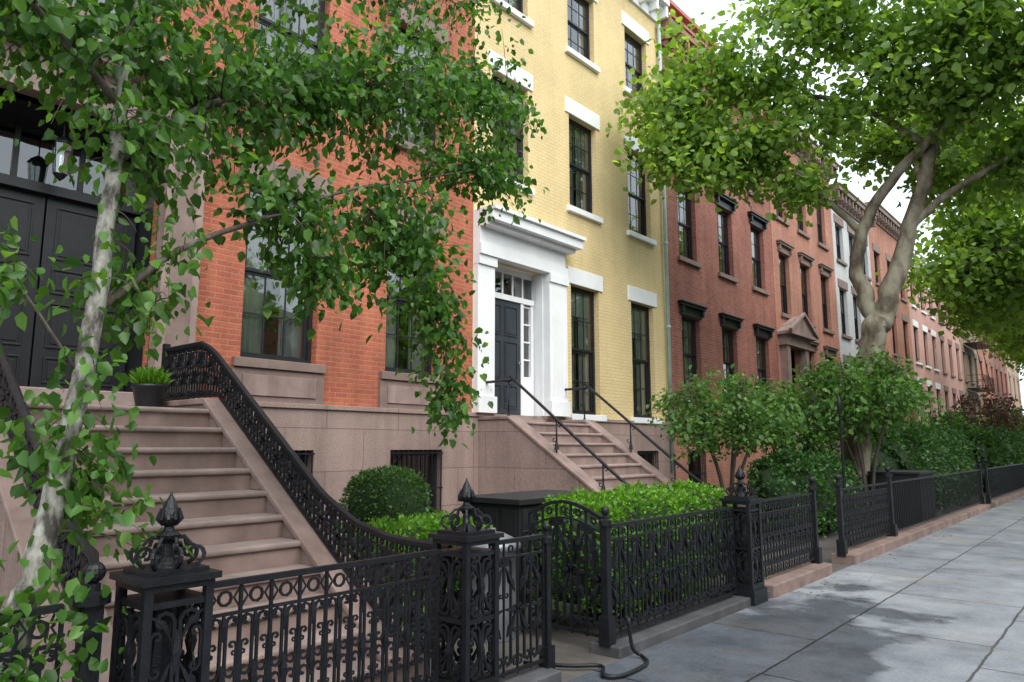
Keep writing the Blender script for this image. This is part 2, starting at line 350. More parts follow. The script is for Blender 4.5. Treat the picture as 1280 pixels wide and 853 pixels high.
def window(mb,x,y0,y1,z0,z1,fm,cols=3,rows=2,dep=.13,simple=False,curt=True):
    f=.055; xo=x-dep; xb=xo-.09
    mb.box(xb,xo,y0,y0+f,z0,z1,fm); mb.box(xb,xo,y1-f,y1,z0,z1,fm)
    mb.box(xb,xo,y0+f,y1-f,z1-f,z1,fm); mb.box(xb,xo+.02,y0+f,y1-f,z0,z0+f,fm)
    a,b,c,d=y0+f,y1-f,z0+f,z1-f; zm=(c+d)/2
    for (p,q,xs) in ((zm,d,xo-.015),(c,zm,xo-.05)):
        g=.045
        mb.box(xs-.03,xs,a,a+g,p,q,fm); mb.box(xs-.03,xs,b-g,b,p,q,fm)
        mb.box(xs-.03,xs,a+g,b-g,q-g,q,fm); mb.box(xs-.03,xs,a+g,b-g,p,p+g,fm)
        if not simple:
            for i in range(1,cols):
                yy=a+g+(b-a-2*g)*i/cols; mb.box(xs-.022,xs-.004,yy-.011,yy+.011,p+g,q-g,fm)
            for i in range(1,rows):
                zz=p+g+(q-p-2*g)*i/rows; mb.box(xs-.024,xs-.006,a+g,b-g,zz-.011,zz+.011,fm)
        t=random.uniform(-.004,.004)
        mb.poly([(xs-.013+t,a+g,p+g),(xs-.013-t,b-g,p+g),(xs-.013-t,b-g,q-g),(xs-.013+t,a+g,q-g)],M_GLASS)
    xr=x-.9
    mb.poly([(xr,y0,z0),(xr,y1,z0),(xr,y1,z1),(xr,y0,z1)],M_DARK)
    mb.poly([(xb,y0,z0),(xr,y0,z0),(xr,y0,z1),(xb,y0,z1)],M_DARK); mb.poly([(xb,y1,z0),(xb,y1,z1),(xr,y1,z1),(xr,y1,z0)],M_DARK)
    mb.poly([(xb,y0,z1),(xr,y0,z1),(xr,y1,z1),(xb,y1,z1)],M_DARK); mb.poly([(xb,y0,z0),(xb,y1,z0),(xr,y1,z0),(xr,y0,z0)],M_DARK)
    if curt:
        W=b-a; k=random.uniform(.25,.46)
        for (s,e2) in ((a,a+W*k),(b-W*k,b)):
            n=14; pr=None
            for i in range(n+1):
                yy=s+(e2-s)*i/n; xx=xb-.05+.022*math.sin(i*1.9)
                if pr: mb.poly([(pr[0],pr[1],z0),(xx,yy,z0),(xx,yy,z1),(pr[0],pr[1],z1)],M_CURT)
                pr=(xx,yy)
        if random.random()<.4:
            zz=z1-(z1-z0)*random.uniform(.12,.3); mb.poly([(xb-.015,a,zz),(xb-.015,b,zz),(xb-.015,b,z1),(xb-.015,a,z1)],M_CURT)
def cornice(mb,x,y0,y1,z,mat,h=.7,p=.5):
    mb.box(x-.1,x+.06,y0,y1,z,z+h*.45,mat)
    mb.box(x-.1,x+p*.5,y0,y1,z+h*.45,z+h*.6,mat)
    mb.box(x-.1,x+p*.9,y0,y1,z+h*.6,z+h*.88,mat); mb.box(x-.1,x+p,y0,y1,z+h*.88,z+h,mat)
    n=max(2,int((y1-y0)/.5))
    for i in range(n+1):
        yy=y0+.08+(y1-y0-.16)*i/n; mb.box(x+.06,x+p*.8,yy-.05,yy+.05,z+h*.12,z+h*.598,mat)
def building(name,y0,y1,zt,wm,bm_,cols,floors,fm,sill,lint,x=-9.0,base=2.2,doorops=[],basewin=[],simple=False,corn=None,hood=None,skip=[],cp=.45,depth=11):
    root=empty(name); W=MB(); T=MB(); G=MB(); y0+=.003; y1-=.003
    ops=[]
    for fi,(za,zb) in enumerate(floors):
        for ci,(a,b) in enumerate(cols):
            if (fi,ci) in skip: continue
            ops.append((a,b,za,zb))
    wall(W,x,y0,y1,base,zt,ops+doorops,wm)
    wall(W,x+.05,y0,y1,-.05,base-.07,basewin,bm_,rev=.2)
    segs=[(y0,y1)]
    for d in doorops:
        if d[2]<=base+.01:
            ns=[]
            for s in segs:
                if d[0]>s[0] and d[1]<s[1]: ns+=[(s[0],d[0]),(d[1],s[1])]
                else: ns.append(s)
            segs=ns
    for s in segs: T.box(x-.1,x+.085,s[0],s[1],base-.07,base,bm_)
    W.poly([(x,y0,0),(x,y0,zt),(x-depth,y0,zt),(x-depth,y0,0)],wm); W.poly([(x,y1,0),(x-depth,y1,0),(x-depth,y1,zt),(x,y1,zt)],wm)
    W.poly([(x-depth,y0,0),(x-depth,y0,zt),(x-depth,y1,zt),(x-depth,y1,0)],wm)
    W.poly([(x,y0,zt-.02),(x,y1,zt-.02),(x-depth,y1,zt-.02),(x-depth,y0,zt-.02)],M_ROOF)
    for fi,(a,b,c,d) in enumerate(ops):
        window(G,x,a,b,c,d,fm,simple=simple,curt=not simple)
        if sill: T.box(x-.13,x+.09,a-.12,b+.12,c-.13,c-.003,sill)
        if lint:
            if hood:
                T.box(x-.02,x+.035,a-.1,b+.1,d+.002,d+.24,hood); T.box(x-.02,x+.14,a-.17,b+.17,d+.24,d+.31,hood); T.box(x-.02,x+.18,a-.2,b+.2,d+.31,d+.36,hood)
                for yy in (a-.06,b+.06): T.box(x+.035,x+.12,yy-.04,yy+.04,d+.05,d+.238,hood)
            else: T.box(x-.02,x+.035,a-.14,b+.14,d+.002,d+.36,lint)
    for (a,b,c,d) in basewin:
        window(G,x+.03,a,b,c,d,fm,simple=True,curt=False)
        n=int((b-a)/.11)
        for i in range(n+1):
            yy=a+.04+(b-a-.08)*i/n; G.tube([(x+.07,yy,c),(x+.07,yy,d)],.009,M_IRON)
        for zz in (c+.05,(c+d)/2,d-.05): G.box(x+.063,x+.077,a,b,zz-.012,zz+.012,M_IRON)
    if corn: cornice(T,x,y0,y1,zt-.05,corn,p=cp)
    W.done('walls',root); T.done('trim',root,bevel=.008); G.done('windows',root)
    return root
def panel_door(mb,x,y0,y1,z0,z1,mat,rows=(.22,.5,.28),cols=2):
    mb.box(x-.05,x,y0,y1,z0,z1,mat)
    s=.11; z=z0+s; H=(z1-z0-s*(len(rows)+1)); w=(y1-y0-s*(cols+1))/cols
    for r in rows:
        h=H*r
        for c in range(cols):
            a=y0+s+c*(w+s)
            mb.box(x-.002,x+.018,a,a+w,z,z+.02,mat); mb.box(x-.002,x+.018,a,a+w,z+h-.02,z+h,mat)
            mb.box(x-.002,x+.018,a,a+.02,z+.02,z+h-.02,mat); mb.box(x-.002,x+.018,a+w-.02,a+w,z+.02,z+h-.02,mat)
            mb.box(x-.002,x+.012,a+.05,a+w-.05,z+.05,z+h-.05,mat)
        z+=h+s

F1=[(2.78,5.25),(6.7,8.85),(10.0,11.9)]
b1=building('orange_brick_house',1.0,9.33,13.6,M_ORANGE,M_BASE,[(2.05,3.25),(4.88,6.06),(7.34,8.46)],F1,M_BLACKW,M_BRDK,M_BRDK,
   doorops=[(1.6,3.7,2.2,5.45)],basewin=[(4.9,6.05,.3,1.55),(7.45,8.57,.3,1.55)],corn=M_BRDK,skip=[(0,0)])
d=MB()
for (a,b) in ((1.12,1.6),(3.7,4.17)):
    d.box(-9.02,-8.80,a,b,2.2,5.45,M_BROWN); d.box(-9.02,-8.75,a-.04,b+.04,2.2,2.55,M_BROWN); d.box(-9.02,-8.76,a-.03,b+.03,5.25,5.447,M_BROWN)
    d.box(-8.80,-8.785,a+.1,b-.1,2.7,5.1,M_BRDK)
d.box(-9.02,-8.78,1.08,4.21,5.45,5.95,M_BROWN); d.box(-9.02,-8.55,.98,4.31,5.95,6.07,M_BROWN); d.box(-9.02,-8.4,.9,4.39,6.07,6.2,M_BROWN)
d.box(-9.95,-9.0,1.5,1.6,2.2,5.45,M_BLACKW); d.box(-9.95,-9.16,3.7,3.8,2.2,5.45,M_BLACKW); d.box(-9.95,-9.0,1.5,3.8,5.45,5.55,M_BLACKW)
d.box(-9.95,-8.98,1.5,3.8,2.1,2.2,M_STEP)
panel_door(d,-9.6,1.62,2.64,2.22,4.55,M_BLACKW,(.17,.3,.17,.36),1); panel_door(d,-9.6,2.66,3.68,2.22,4.55,M_BLACKW,(.17,.3,.17,.36),1)
d.box(-9.7,-9.5,1.6,3.7,4.55,4.67,M_BLACKW)
for i in range(4): d.box(-9.66,-9.6,1.6+i*.7-.03,1.6+i*.7+.03,4.67,5.4,M_BLACKW)
d.poly([(-9.63,1.6,4.67),(-9.63,3.7,4.67),(-9.63,3.7,5.45),(-9.63,1.6,5.45)],M_GLASS)
d.poly([(-9.93,1.6,2.2),(-9.93,3.7,2.2),(-9.93,3.7,5.45),(-9.93,1.6,5.45)],M_DARK)
d.tube([(-9.2,2.65,5.45),(-9.2,2.65,5.15)],.01,M_IRON); d.lathe([(.03,5.17),(.12,5.1),(.13,5.08)],-9.2,2.65,M_IRON,6)
d.lathe([(.10,5.08),(.07,4.72)],-9.2,2.65,M_GLASS,6); d.lathe([(.08,4.72),(.05,4.68),(.01,4.64)],-9.2,2.65,M_IRON,6)
for k in range(6):
    ca,sa=math.cos(k*math.pi/3),math.sin(k*math.pi/3); d.tube([(-9.2+.11*ca,2.65+.11*sa,5.08),(-9.2+.075*ca,2.65+.075*sa,4.72)],.006,M_IRON)
for (a,b) in ((4.88,6.06),(7.34,8.46)):
    d.box(-9.02,-8.95,a-.12,b+.12,2.2,2.645,M_BRDK); d.box(-8.95,-8.93,a+.02,b-.02,2.28,2.56,M_BROWN)
d.done('portal_and_doors',b1,bevel=.01)

F2=[(2.28,5.07),(6.8,8.95),(10.5,12.2)]
b2=building('yellow_brick_house',9.33,16.6,13.1,M_YELLOW,M_BASE,[(9.85,10.93),(12.36,13.42),(14.8,15.86)],F2,M_BLACKW,M_WHITE,M_WHITE,
   doorops=[(9.85,11.38,2.2,5.1)],basewin=[(12.45,13.4,.5,1.5),(14.85,15.8,.5,1.5)],corn=M_WHITE,skip=[(0,0)],cp=.4)
d=MB()
for (a,b,xf) in ((9.345,9.80,-8.88),(11.384,11.98,-8.82)):
    d.box(-9.02,xf,a,b,2.2,5.1,M_WHITE); d.box(-9.015,xf+.04,a-.006,b+.03,2.203,2.5,M_WHITE); d.box(-9.015,xf+.04,a-.006,b+.03,4.92,5.096,M_WHITE)
    d.box(xf-.002,xf+.015,a+.08,a+.11,2.62,4.8,M_WHITE); d.box(xf-.002,xf+.015,b-.11,b-.08,2.62,4.8,M_WHITE)
d.box(-9.158,-8.98,9.804,9.87,2.203,5.096,M_WHITE)
d.box(-9.02,-8.80,9.34,12.0,5.1,5.3,M_WHITE); d.box(-9.02,-8.84,9.34,11.96,5.3,5.62,M_WHITE)
d.box(-9.02,-8.66,9.34,12.08,5.62,5.7,M_WHITE); d.box(-9.02,-8.52,9.34,12.16,5.7,5.88,M_WHITE); d.box(-9.02,-8.46,9.34,12.2,5.88,5.95,M_WHITE)
d.box(-9.95,-9.165,9.75,9.855,2.2,5.1,M_WHITE); d.box(-9.95,-9.165,11.375,11.48,2.2,5.1,M_WHITE); d.box(-9.95,-9.17,9.75,11.48,5.1,5.2,M_WHITE); d.box(-9.95,-9.003,9.75,11.48,2.1,2.196,M_STEP)
d.box(-9.157,-8.99,11.36,11.379,2.203,5.096,M_WHITE)
e=.26
panel_door(d,-9.5+e,9.874,10.96,2.22,4.45,M_GREYD,(.25,.42,.33),2)
d.lathe([(.0,3.18),(.035,3.2),(.035,3.24),(.0,3.26)],-9.42+e,10.84,M_BIN,10)
d.box(-9.62+e,-9.48+e,10.962,11.04,2.21,4.45,M_WHITE); d.box(-9.62+e,-9.48+e,11.28,11.355,2.21,4.45,M_WHITE); d.box(-9.60+e,-9.5+e,11.04,11.28,2.21,2.95,M_WHITE)
for i in range(5): d.box(-9.58+e,-9.52+e,11.04,11.28,2.95+i*.36,2.98+i*.36,M_WHITE)
d.box(-9.64+e,-9.46+e,9.872,11.357,4.452,4.56,M_WHITE)
for i in range(1,5): d.box(-9.58+e,-9.53+e,9.85+i*.306-.015,9.85+i*.306+.015,4.56,5.0,M_WHITE)
d.box(-9.6+e,-9.5+e,9.872,11.357,5.0,5.093,M_WHITE)
d.poly([(-9.55+e,11.04,2.95),(-9.55+e,11.28,2.95),(-9.55+e,11.28,4.5),(-9.55+e,11.04,4.5)],M_GLASS)
d.poly([(-9.55+e,9.85,4.56),(-9.55+e,11.38,4.56),(-9.55+e,11.38,5.0),(-9.55+e,9.85,5.0)],M_GLASS)
d.poly([(-9.93,9.85,2.2),(-9.93,11.38,2.2),(-9.93,11.38,5.1),(-9.93,9.85,5.1)],M_DARK)
d.done('portal_and_door',b2)
p=MB(); p.tube([(-8.9,16.42,1.0),(-8.9,16.42,13.0)],.05,M_PIPE,10)
for z in (2.4,4.6,6.8,9.0,11.2): p.lathe([(.065,z),(.065,z+.06)],-8.9,16.42,M_PIPE,10)
p.done('downpipe',b2,smooth=True)

b3=building('red_brick_house',16.6,24.1,12.6,M_RED,M_RED2,[(17.4,18.45),(19.87,20.9),(22.35,23.4)],[(3.05,5.1),(6.7,8.8),(9.9,11.6)],M_BLACKW,M_BRDK,M_BLACKW,
   base=2.2,basewin=[(17.4,18.4,.3,1.5)],corn=M_RED2,hood=M_BLACKW,x=-9.03)
p=MB(); p.box(-12.5,-9.2,16.65,20.4,12.6,13.45,M_RED)
M_REDP=plain('red_painted_rail',(.40,.13,.10),.6,.1)
for i in range(26):
    yy=16.75+i*.145; p.lathe([(.03,13.5),(.045,13.68),(.02,13.85),(.03,14.1)],-9.15,yy,M_REDP,6)
p.box(-9.25,-9.0,16.65,20.5,14.1,14.22,M_REDP); p.box(-9.3,-8.95,16.65,20.5,13.43,13.5,M_REDP)
p.done('roof_balustrade',b3)

b4=building('salmon_brick_house',24.1,30.9,12.7,M_RED2,M_BASE,[(24.65,25.6),(26.75,27.75),(29.0,30.0)],[(2.9,5.1),(6.15,8.35),(9.6,11.5)],M_BLACKW,M_BRDK,M_BRDK,
   corn=M_BRDK,doorops=[(24.6,26.1,2.2,5.0)],skip=[(0,0)],hood=M_BRDK)
p=MB(); p.box(-9.02,-8.75,24.3,24.6,2.2,5.0,M_BROWN); p.box(-9.02,-8.75,26.1,26.4,2.2,5.0,M_BROWN)
p.box(-9.02,-8.7,24.2,26.5,5.0,5.35,M_BROWN); p.box(-9.02,-8.5,24.1,26.6,5.35,5.45,M_BROWN)
p.poly([(-8.55,24.1,5.45),(-8.55,26.6,5.45),(-8.55,25.35,6.1)],M_BROWN); p.poly([(-8.55,24.1,5.45),(-8.55,25.35,6.1),(-9.02,25.35,6.1),(-9.02,24.1,5.45)],M_BROWN)
p.poly([(-8.55,25.35,6.1),(-8.55,26.6,5.45),(-9.02,26.6,5.45),(-9.02,25.35,6.1)],M_BROWN)
p.tube([(-8.5,24.02,5.46),(-8.5,25.35,6.16),(-8.5,26.68,5.46)],.07,M_BROWN,4)
panel_door(p,-9.4,24.65,26.05,2.22,4.9,M_BRDK,(.3,.7),2)
p.done('portal',b4)
y=30.9
specs=[('white_brick_house',5.6,M_GREYB,11.9,M_BRDK),('tan_brick_house',7.2,M_RED2,12.6,M_BRDK),('pink_brick_house',7.0,M_PINK,11.8,M_WHITE),('rose_brick_house',7.5,M_PINK,11.0,M_BRDK),
       ('brown_brick_house',7.0,M_TAN,12.0,M_BRDK),('corner_brick_house',8.0,M_RED2,13.0,M_BRDK),('end_brick_house',8,M_RED,12.4,M_BRDK),('last_brick_house',9,M_TAN,12.4,M_BRDK)]
for i,(nm,w,wm,zt,cm) in enumerate(specs):
    n=3; cw=w/n; cols=[(y+cw*(k+.5)-.5,y+cw*(k+.5)+.5) for k in range(n)]
    br=building(nm,y,y+w,zt,wm,M_BASE,cols,[(2.9,5.0),(6.2,8.2),(9.4,11.0)] ,M_BLACKW,cm,cm,simple=(i>1),corn=cm)
    if i==4:
        fe=MB()
        for z in (5.6,8.8):
            fe.box(-8.95,-7.9,y+1,y+5.4,z,z+.06,M_IRON)
            for zz in (z+.5,z+.95):
                fe.tube([(-8.9,y+1,zz),(-7.9,y+1,zz),(-7.9,y+5.4,zz),(-8.9,y+5.4,zz)],.02,M_IRON)
            for k in range(23): fe.tube([(-7.9,y+1+k*.2,z),(-7.9,y+1+k*.2,z+.95)],.01,M_IRON,3)
            fe.tube([(-8.3,y+4.6,z),(-8.3,y+1.4,z+3.2)],.03,M_IRON); fe.tube([(-7.95,y+4.6,z),(-7.95,y+1.4,z+3.2)],.03,M_IRON)
        fe.done('fire_escape',br)
    y+=w
building('brownstone_house',-6.5,1.0,13.2,M_BROWN,M_BASE,[(-5.9,-4.8),(-3.4,-2.3),(-.9,.2)],F1,M_BLACKW,M_BRDK,M_BRDK,corn=M_BRDK)

def opp(name,y0,y1,zt,wm):
    r=empty(name); m=MB(); m.box(16,27,y0+.003,y1-.003,-.1,zt,wm); m.done('walls',r); g=MB()
    k=int((y1-y0)/2.4)
    for j in range(k):
        c=y0+(y1-y0)*(j+.5)/k
        for z in (2.6,6.3,9.6):
            if z+2<zt:
                g.box(15.96,16.02,c-.55,c+.55,z,z+2.1,M_WHITE); g.box(15.93,16.01,c-.47,c+.47,z+.08,z+1.0,M_DARK); g.box(15.93,16.01,c-.47,c+.47,z+1.08,z+2.02,M_DARK)
    g.box(15.6,16.1,y0+.01,y1-.01,zt-.3,zt+.25,M_BRDK); g.done('windows_and_cornice',r)
yy=-24
for i in range(13):
    w=[7.5,6.8,8,7][i%4]; opp('row_house',yy,yy+w,[9.5,9.2,8.8,9.9][i%4],[M_RED,M_TAN,M_RED2,M_GREYB][i%4]); yy+=w

# ------------------------------------------------------------------ ground
g=MB(); g.poly([(-600,-600,-.2),(600,-600,-.2),(600,600,-.2),(-600,600,-.2)],M_SOIL); g.done('ground')
g=MB(); g.poly([(1.2,-200,-.13),(10,-200,-.13),(10,300,-.13),(1.2,300,-.13)],M_ROAD)
g.done('road')
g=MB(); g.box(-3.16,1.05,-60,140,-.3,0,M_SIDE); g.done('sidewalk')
g=MB(); g.box(1.05,1.2,-60,140,-.3,.004,M_KERB); g.box(10,10.15,-60,140,-.3,.004,M_KERB); g.done('street_kerb',bevel=.01)
g=MB(); g.box(10.15,16,-60,140,-.3,0,M_SIDE); g.done('sidewalk')
g=MB(); g.box(-9.2,-3.16,-60,140,-.3,-.004,M_SOIL); g.done('front_garden_ground')
M_COP=plain('brownstone_coping',(.22,.15,.13),.75,.35,3,.3,60)
M_COPD=plain('dark_bluestone_coping',(.075,.075,.08),.6,.35,3,.3,60)
g=MB()
for a,b,m in ((-3,4.2,M_COPD),(4.93,7.9,M_COPD),(7.9,9.85,M_COP),(10.8,22.5,M_COP),(23.5,33,M_COP),(34,50,M_COP),(51,80,M_COP)):
    g.box(-3.45,-3.13 if m is M_COP else -3.17,a+.002,b-.002,-.1,.08 if m is M_COPD else .13,m)
g.done('fence_coping_kerb',bevel=.012)

# ------------------------------------------------------------------ ironwork
def spiral(cx,cz,R,side,vert,turn=1.75,n=9,rmin=.22):
    out=[]
    for i in range(n):
        t=i/(n-1); th=math.pi-turn*math.pi*t; r=R*(1-(1-rmin)*t)
        out.append((cx+side*r*math.cos(th),cz+vert*r*math.sin(th)))
    return out
def cscroll(x0,zb,zt,R,s1,s2=None,n=9):
    s2=s1 if s2 is None else s2
    return spiral(x0+s1*R,zt-R,R,s1,1,n=n)[::-1]+spiral(x0+s2*R,zb+R,R,s2,-1,n=n)
def ring(cx,cz,R,n=9): return [(cx+R*math.cos(2*math.pi*i/n),cz+R*math.sin(2*math.pi*i/n)) for i in range(n+1)]
def ironwork(mb,fm,L,H,cell=.17,r=.008,style='fence',detail=9):
    n=max(1,round(L/cell)); w=L/n
    T=lambda pts,rr: mb.tube([fm(a,h) for a,h in pts],rr,M_IRON,4)
    k=max(2,int(L/.12))
    def rail(h,rr): T([(L*i/k,h) for i in range(k+1)],rr)
    rail(H,.02); rail(.04,.016); 
    if style=='fence':
        rail(H*.84,.011); rail(H*.16,.011)
        for i in range(n+1): T([(i*w,.02),(i*w,H)],r*1.25)
        for i in range(n):
            c=(i+.5)*w; R=w*.21
            T(ring(c,H*.92,w*.2),r); T(ring(c,H*.10,w*.17),r*.9)
            T([(c-w*.5,H*.86),(c-w*.28,H*.92),(c-w*.5,H*.98)],r*.7); T([(c+w*.5,H*.86),(c+w*.28,H*.92),(c+w*.5,H*.98)],r*.7)
            for s in (-1,1):
                T(cscroll(c+s*.013,H*.51,H*.83,R,s,n=detail),r*1.1); T(cscroll(c+s*.013,H*.17,H*.49,R,s,n=detail),r*1.1)
                T(cscroll(c+s*w*.42,H*.30,H*.70,R*.62,-s,-s,n=7),r*.85)
                T(cscroll(c+s*w*.46,H*.62,H*.82,R*.5,-s,-s,n=6),r*.7); T(cscroll(c+s*w*.46,H*.18,H*.38,R*.5,-s,-s,n=6),r*.7)
            T([(c,H*.42),(c,H*.5),(c,H*.58)],[r*.8,r*2.8,r*.8])
            T([(c,H*.7),(c,H*.78),(c,H*.84)],[r*.5,r*2.0,r*.7]); T([(c,H*.16),(c,H*.22),(c,H*.3)],[r*.7,r*2.0,r*.5])
    elif style=='dense':
        rail(H*.88,.010)
        for i in range(n+1): T([(i*w,.02),(i*w,H)],r)
        for i in range(n):
            c=(i+.5)*w; R=w*.27; s=1 if i%2 else -1
            T(cscroll(c,H*.10,H*.52,R,s,-s,n=detail),r*1.25); T(cscroll(c,H*.46,H*.88,R,-s,s,n=detail),r*1.25)
            T(cscroll(c+s*w*.45,H*.08,H*.36,R*.6,-s,-s,n=6),r*.8); T(cscroll(c-s*w*.45,H*.58,H*.86,R*.6,s,s,n=6),r*.8)
            T(ring(c,H*.94,w*.16,7),r*.9)
            T([(c-s*w*.3,H*.30),(c,H*.36),(c+s*w*.35,H*.47)],[r*.6,r*2.8,r*.5]); T([(c+s*w*.3,H*.62),(c,H*.7),(c-s*w*.35,H*.8)],[r*.6,r*2.8,r*.5])
            T([(c-w*.4,H*.5),(c,H*.49),(c+w*.4,H*.5)],[r*.8,r*2.3,r*.8])
            T([(c+s*w*.45,H*.16),(c+s*w*.1,H*.13),(c-s*w*.3,H*.09)],[r*.6,r*2.2,r*.5])
    elif style=='vine':
        rail(H*.9,.009)
        for i in range(n+1): T([(i*w,.02),(i*w,H)],r)
        for i in range(n):
            a=i*w
            T([(a+w*(.5+.32*math.sin(2*math.pi*t/12)),H*(.05+.84*t/12)) for t in range(13)],r)
            T([(a+w*(.5-.32*math.sin(2*math.pi*t/12)),H*(.05+.84*t/12)) for t in range(13)],r)
            for q in range(3):
                z=H*(.18+.26*q); T(ring(a+w*.5,z+H*.04,w*.15,7),r*.9)
                T([(a+w*.1,z+H*.1),(a+w*.3,z+H*.14),(a+w*.45,z+H*.2)],[r*.5,r*2,r*.5]); T([(a+w*.9,z+H*.1),(a+w*.7,z+H*.14),(a+w*.55,z+H*.2)],[r*.5,r*2,r*.5])
    else:
        for i in range(int(L/.12)+1): T([(i*.12,.02),(i*.12,H)],r)
XF=-3.3
def fence(y0,y1,style='fence',cell=.155,detail=9,zb=.09,zt=.97,r=.0085,name='iron_fence'):
    mb=MB(); ironwork(mb,lambda a,h:(XF,y0+a,zb+h),y1-y0,zt-zb,cell,r,style,detail)
    return mb.done(name)
fence(-1.2,1.1); fence(1.70,3.14,name='iron_gate'); fence(3.60,4.16,'dense',.14)
fence(5.02,7.33,'dense',.14,r=.0095); fence(7.78,9.72,'fence',.18,detail=7,zb=.15,zt=1.0); fence(10.9,13.4,'vine',.16,zb=.15,zt=1.0)
fence(13.6,22.4,'bars',zb=.15,zt=1.0); fence(23.6,33,'bars',zb=.15,zt=1.0); fence(34.1,50,'bars',zb=.15,zt=1.0); fence(51.1,80,'bars',zb=.15,zt=1.0)
def slimpost(y,x=XF,h=1.12,r=.035,ballr=.045,base=0.0):
    m=MB(); m.box(x-r*1.6,x+r*1.6,y-r*1.6,y+r*1.6,base,base+.22,M_IRON)
    m.tube([(x,y,base+.2),(x,y,h-.08)],r*1.25,M_IRON,4)
    m.lathe([(r*1.7,h-.1),(r*1.7,h-.06),(r*.7,h-.05),(r*.7,h-.02)]+[(max(.002,ballr*math.sin(math.pi*t/8)),h-.02+ballr-ballr*math.cos(math.pi*t/8)) for t in range(1,9)],x,y,M_IRON,12)
    m.done('iron_fence_post')
slimpost(4.2,h=1.02,ballr=.03,r=.025); slimpost(4.96,h=1.08,r=.03,ballr=.035,base=.07); slimpost(9.78,h=1.15,base=.1); slimpost(10.84,h=1.15,base=.1); slimpost(13.5,h=1.2,base=.1,r=.045)
for yy in (22.5,23.5,33.05,34.05,50.05,51.05): slimpost(yy,h=1.2,base=.1)
def bigpost(y,x=XF,s=.13):
    m=MB(); T=m.tube
    m.box(x-s-.04,x+s+.04,y-s-.04,y+s+.04,0,.14,M_IRON); m.box(x-s-.02,x+s+.02,y-s-.02,y+s+.02,.14,.2,M_IRON)
    for dx in (-s,s):
        for dy in (-s,s): m.box(x+dx-.018,x+dx+.018,y+dy-.018,y+dy+.018,.2,1.0,M_IRON)
    for z in (.54,.93): m.box(x-s-.012,x+s+.012,y-s-.012,y+s+.012,z,z+.025,M_IRON)
    for f in range(4):
        def mp(a,z,f=f):
            return [(x+s,y+a,z),(x-s,y+a,z),(x+a,y+s,z),(x+a,y-s,z)][f]
        for (z0,z1) in ((.21,.53),(.57,.92)):
            for sd in (-1,1):
                T([mp(a,h) for a,h in cscroll(sd*.012,z0,z1,.048,sd)],.011,M_IRON)
                T([mp(a,h) for a,h in cscroll(sd*.108,z0+.08,z1-.08,.026,-sd,n=7)],.009,M_IRON)
                T([mp(sd*.11,z0+.02),mp(sd*.06,z0+.05),mp(sd*.02,z0+.13)],[.005,.016,.004],M_IRON)
                T([mp(sd*.11,z1-.02),mp(sd*.06,z1-.05),mp(sd*.02,z1-.13)],[.005,.016,.004],M_IRON)
            zc=(z0+z1)/2; T([mp(0,zc-.09),mp(0,zc),mp(0,zc+.09)],[.005,.028,.005],M_IRON)
    T([(x,y,.2),(x,y,.4),(x,y,.6),(x,y,.8),(x,y,.95)],[.05,.035,.055,.035,.05],M_IRON,8)
    m.box(x-s-.02,x+s+.02,y-s-.02,y+s+.02,1.0,1.03,M_IRON); m.box(x-s-.04,x+s+.04,y-s-.04,y+s+.04,1.03,1.058,M_IRON); m.box(x-s,x+s,y-s,y+s,1.058,1.08,M_IRON)
    m.lathe([(.075,1.08),(.05,1.10),(.025,1.12),(.022,1.18),(.045,1.2),(.05,1.215),(.025,1.235),(.02,1.25),(.04,1.27),(.046,1.29),(.042,1.31),(.032,1.335),(.02,1.36),(.008,1.385),(.003,1.40)],x,y,M_IRON,12)
    for k in range(12):
        a=math.pi/6*k; ca,sa=math.cos(a),math.sin(a)
        T([(x+ca*.03,y+sa*.03,1.255),(x+ca*.052,y+sa*.052,1.285),(x+ca*.04,y+sa*.04,1.33)],[.004,.009,.002],M_IRON)
    for k in range(8):
        a=math.pi/4*k; ca,sa=math.cos(a),math.sin(a); R0=.15 if k%2 else .125
        pts=[(R0-.03,1.085)]
        for i in range(12):
            t=i/11; th=-math.pi*.35+t*math.pi*1.9; r=.042*(1-.6*t); pts.append((R0-.03+r*math.cos(th),1.135+r*math.sin(th)))
        T([(x+ca*u,y+sa*u,z) for u,z in pts],.010,M_IRON)
        T([(x+ca*u,y+sa*u,z) for u,z in ((R0-.045,1.17),(.07,1.205),(.03,1.2),(.02,1.18))],.009,M_IRON)
    m.done('ornate_iron_gatepost')
bigpost(1.5); bigpost(3.38); bigpost(7.56)
m=MB(); ironwork(m,lambda a,h:(XF-.06-a,4.99,.08+h*(1+.12*math.sin(math.pi*min(1,a/.75)))),.75,.95,.15,.012,'dense')
m.done('open_iron_gate')
m=MB(); ironwork(m,lambda a,h:(XF-.9,5.0+a,.0+h),.02+2.3,.85,.19,.01,'bars'); m.done('iron_fence')

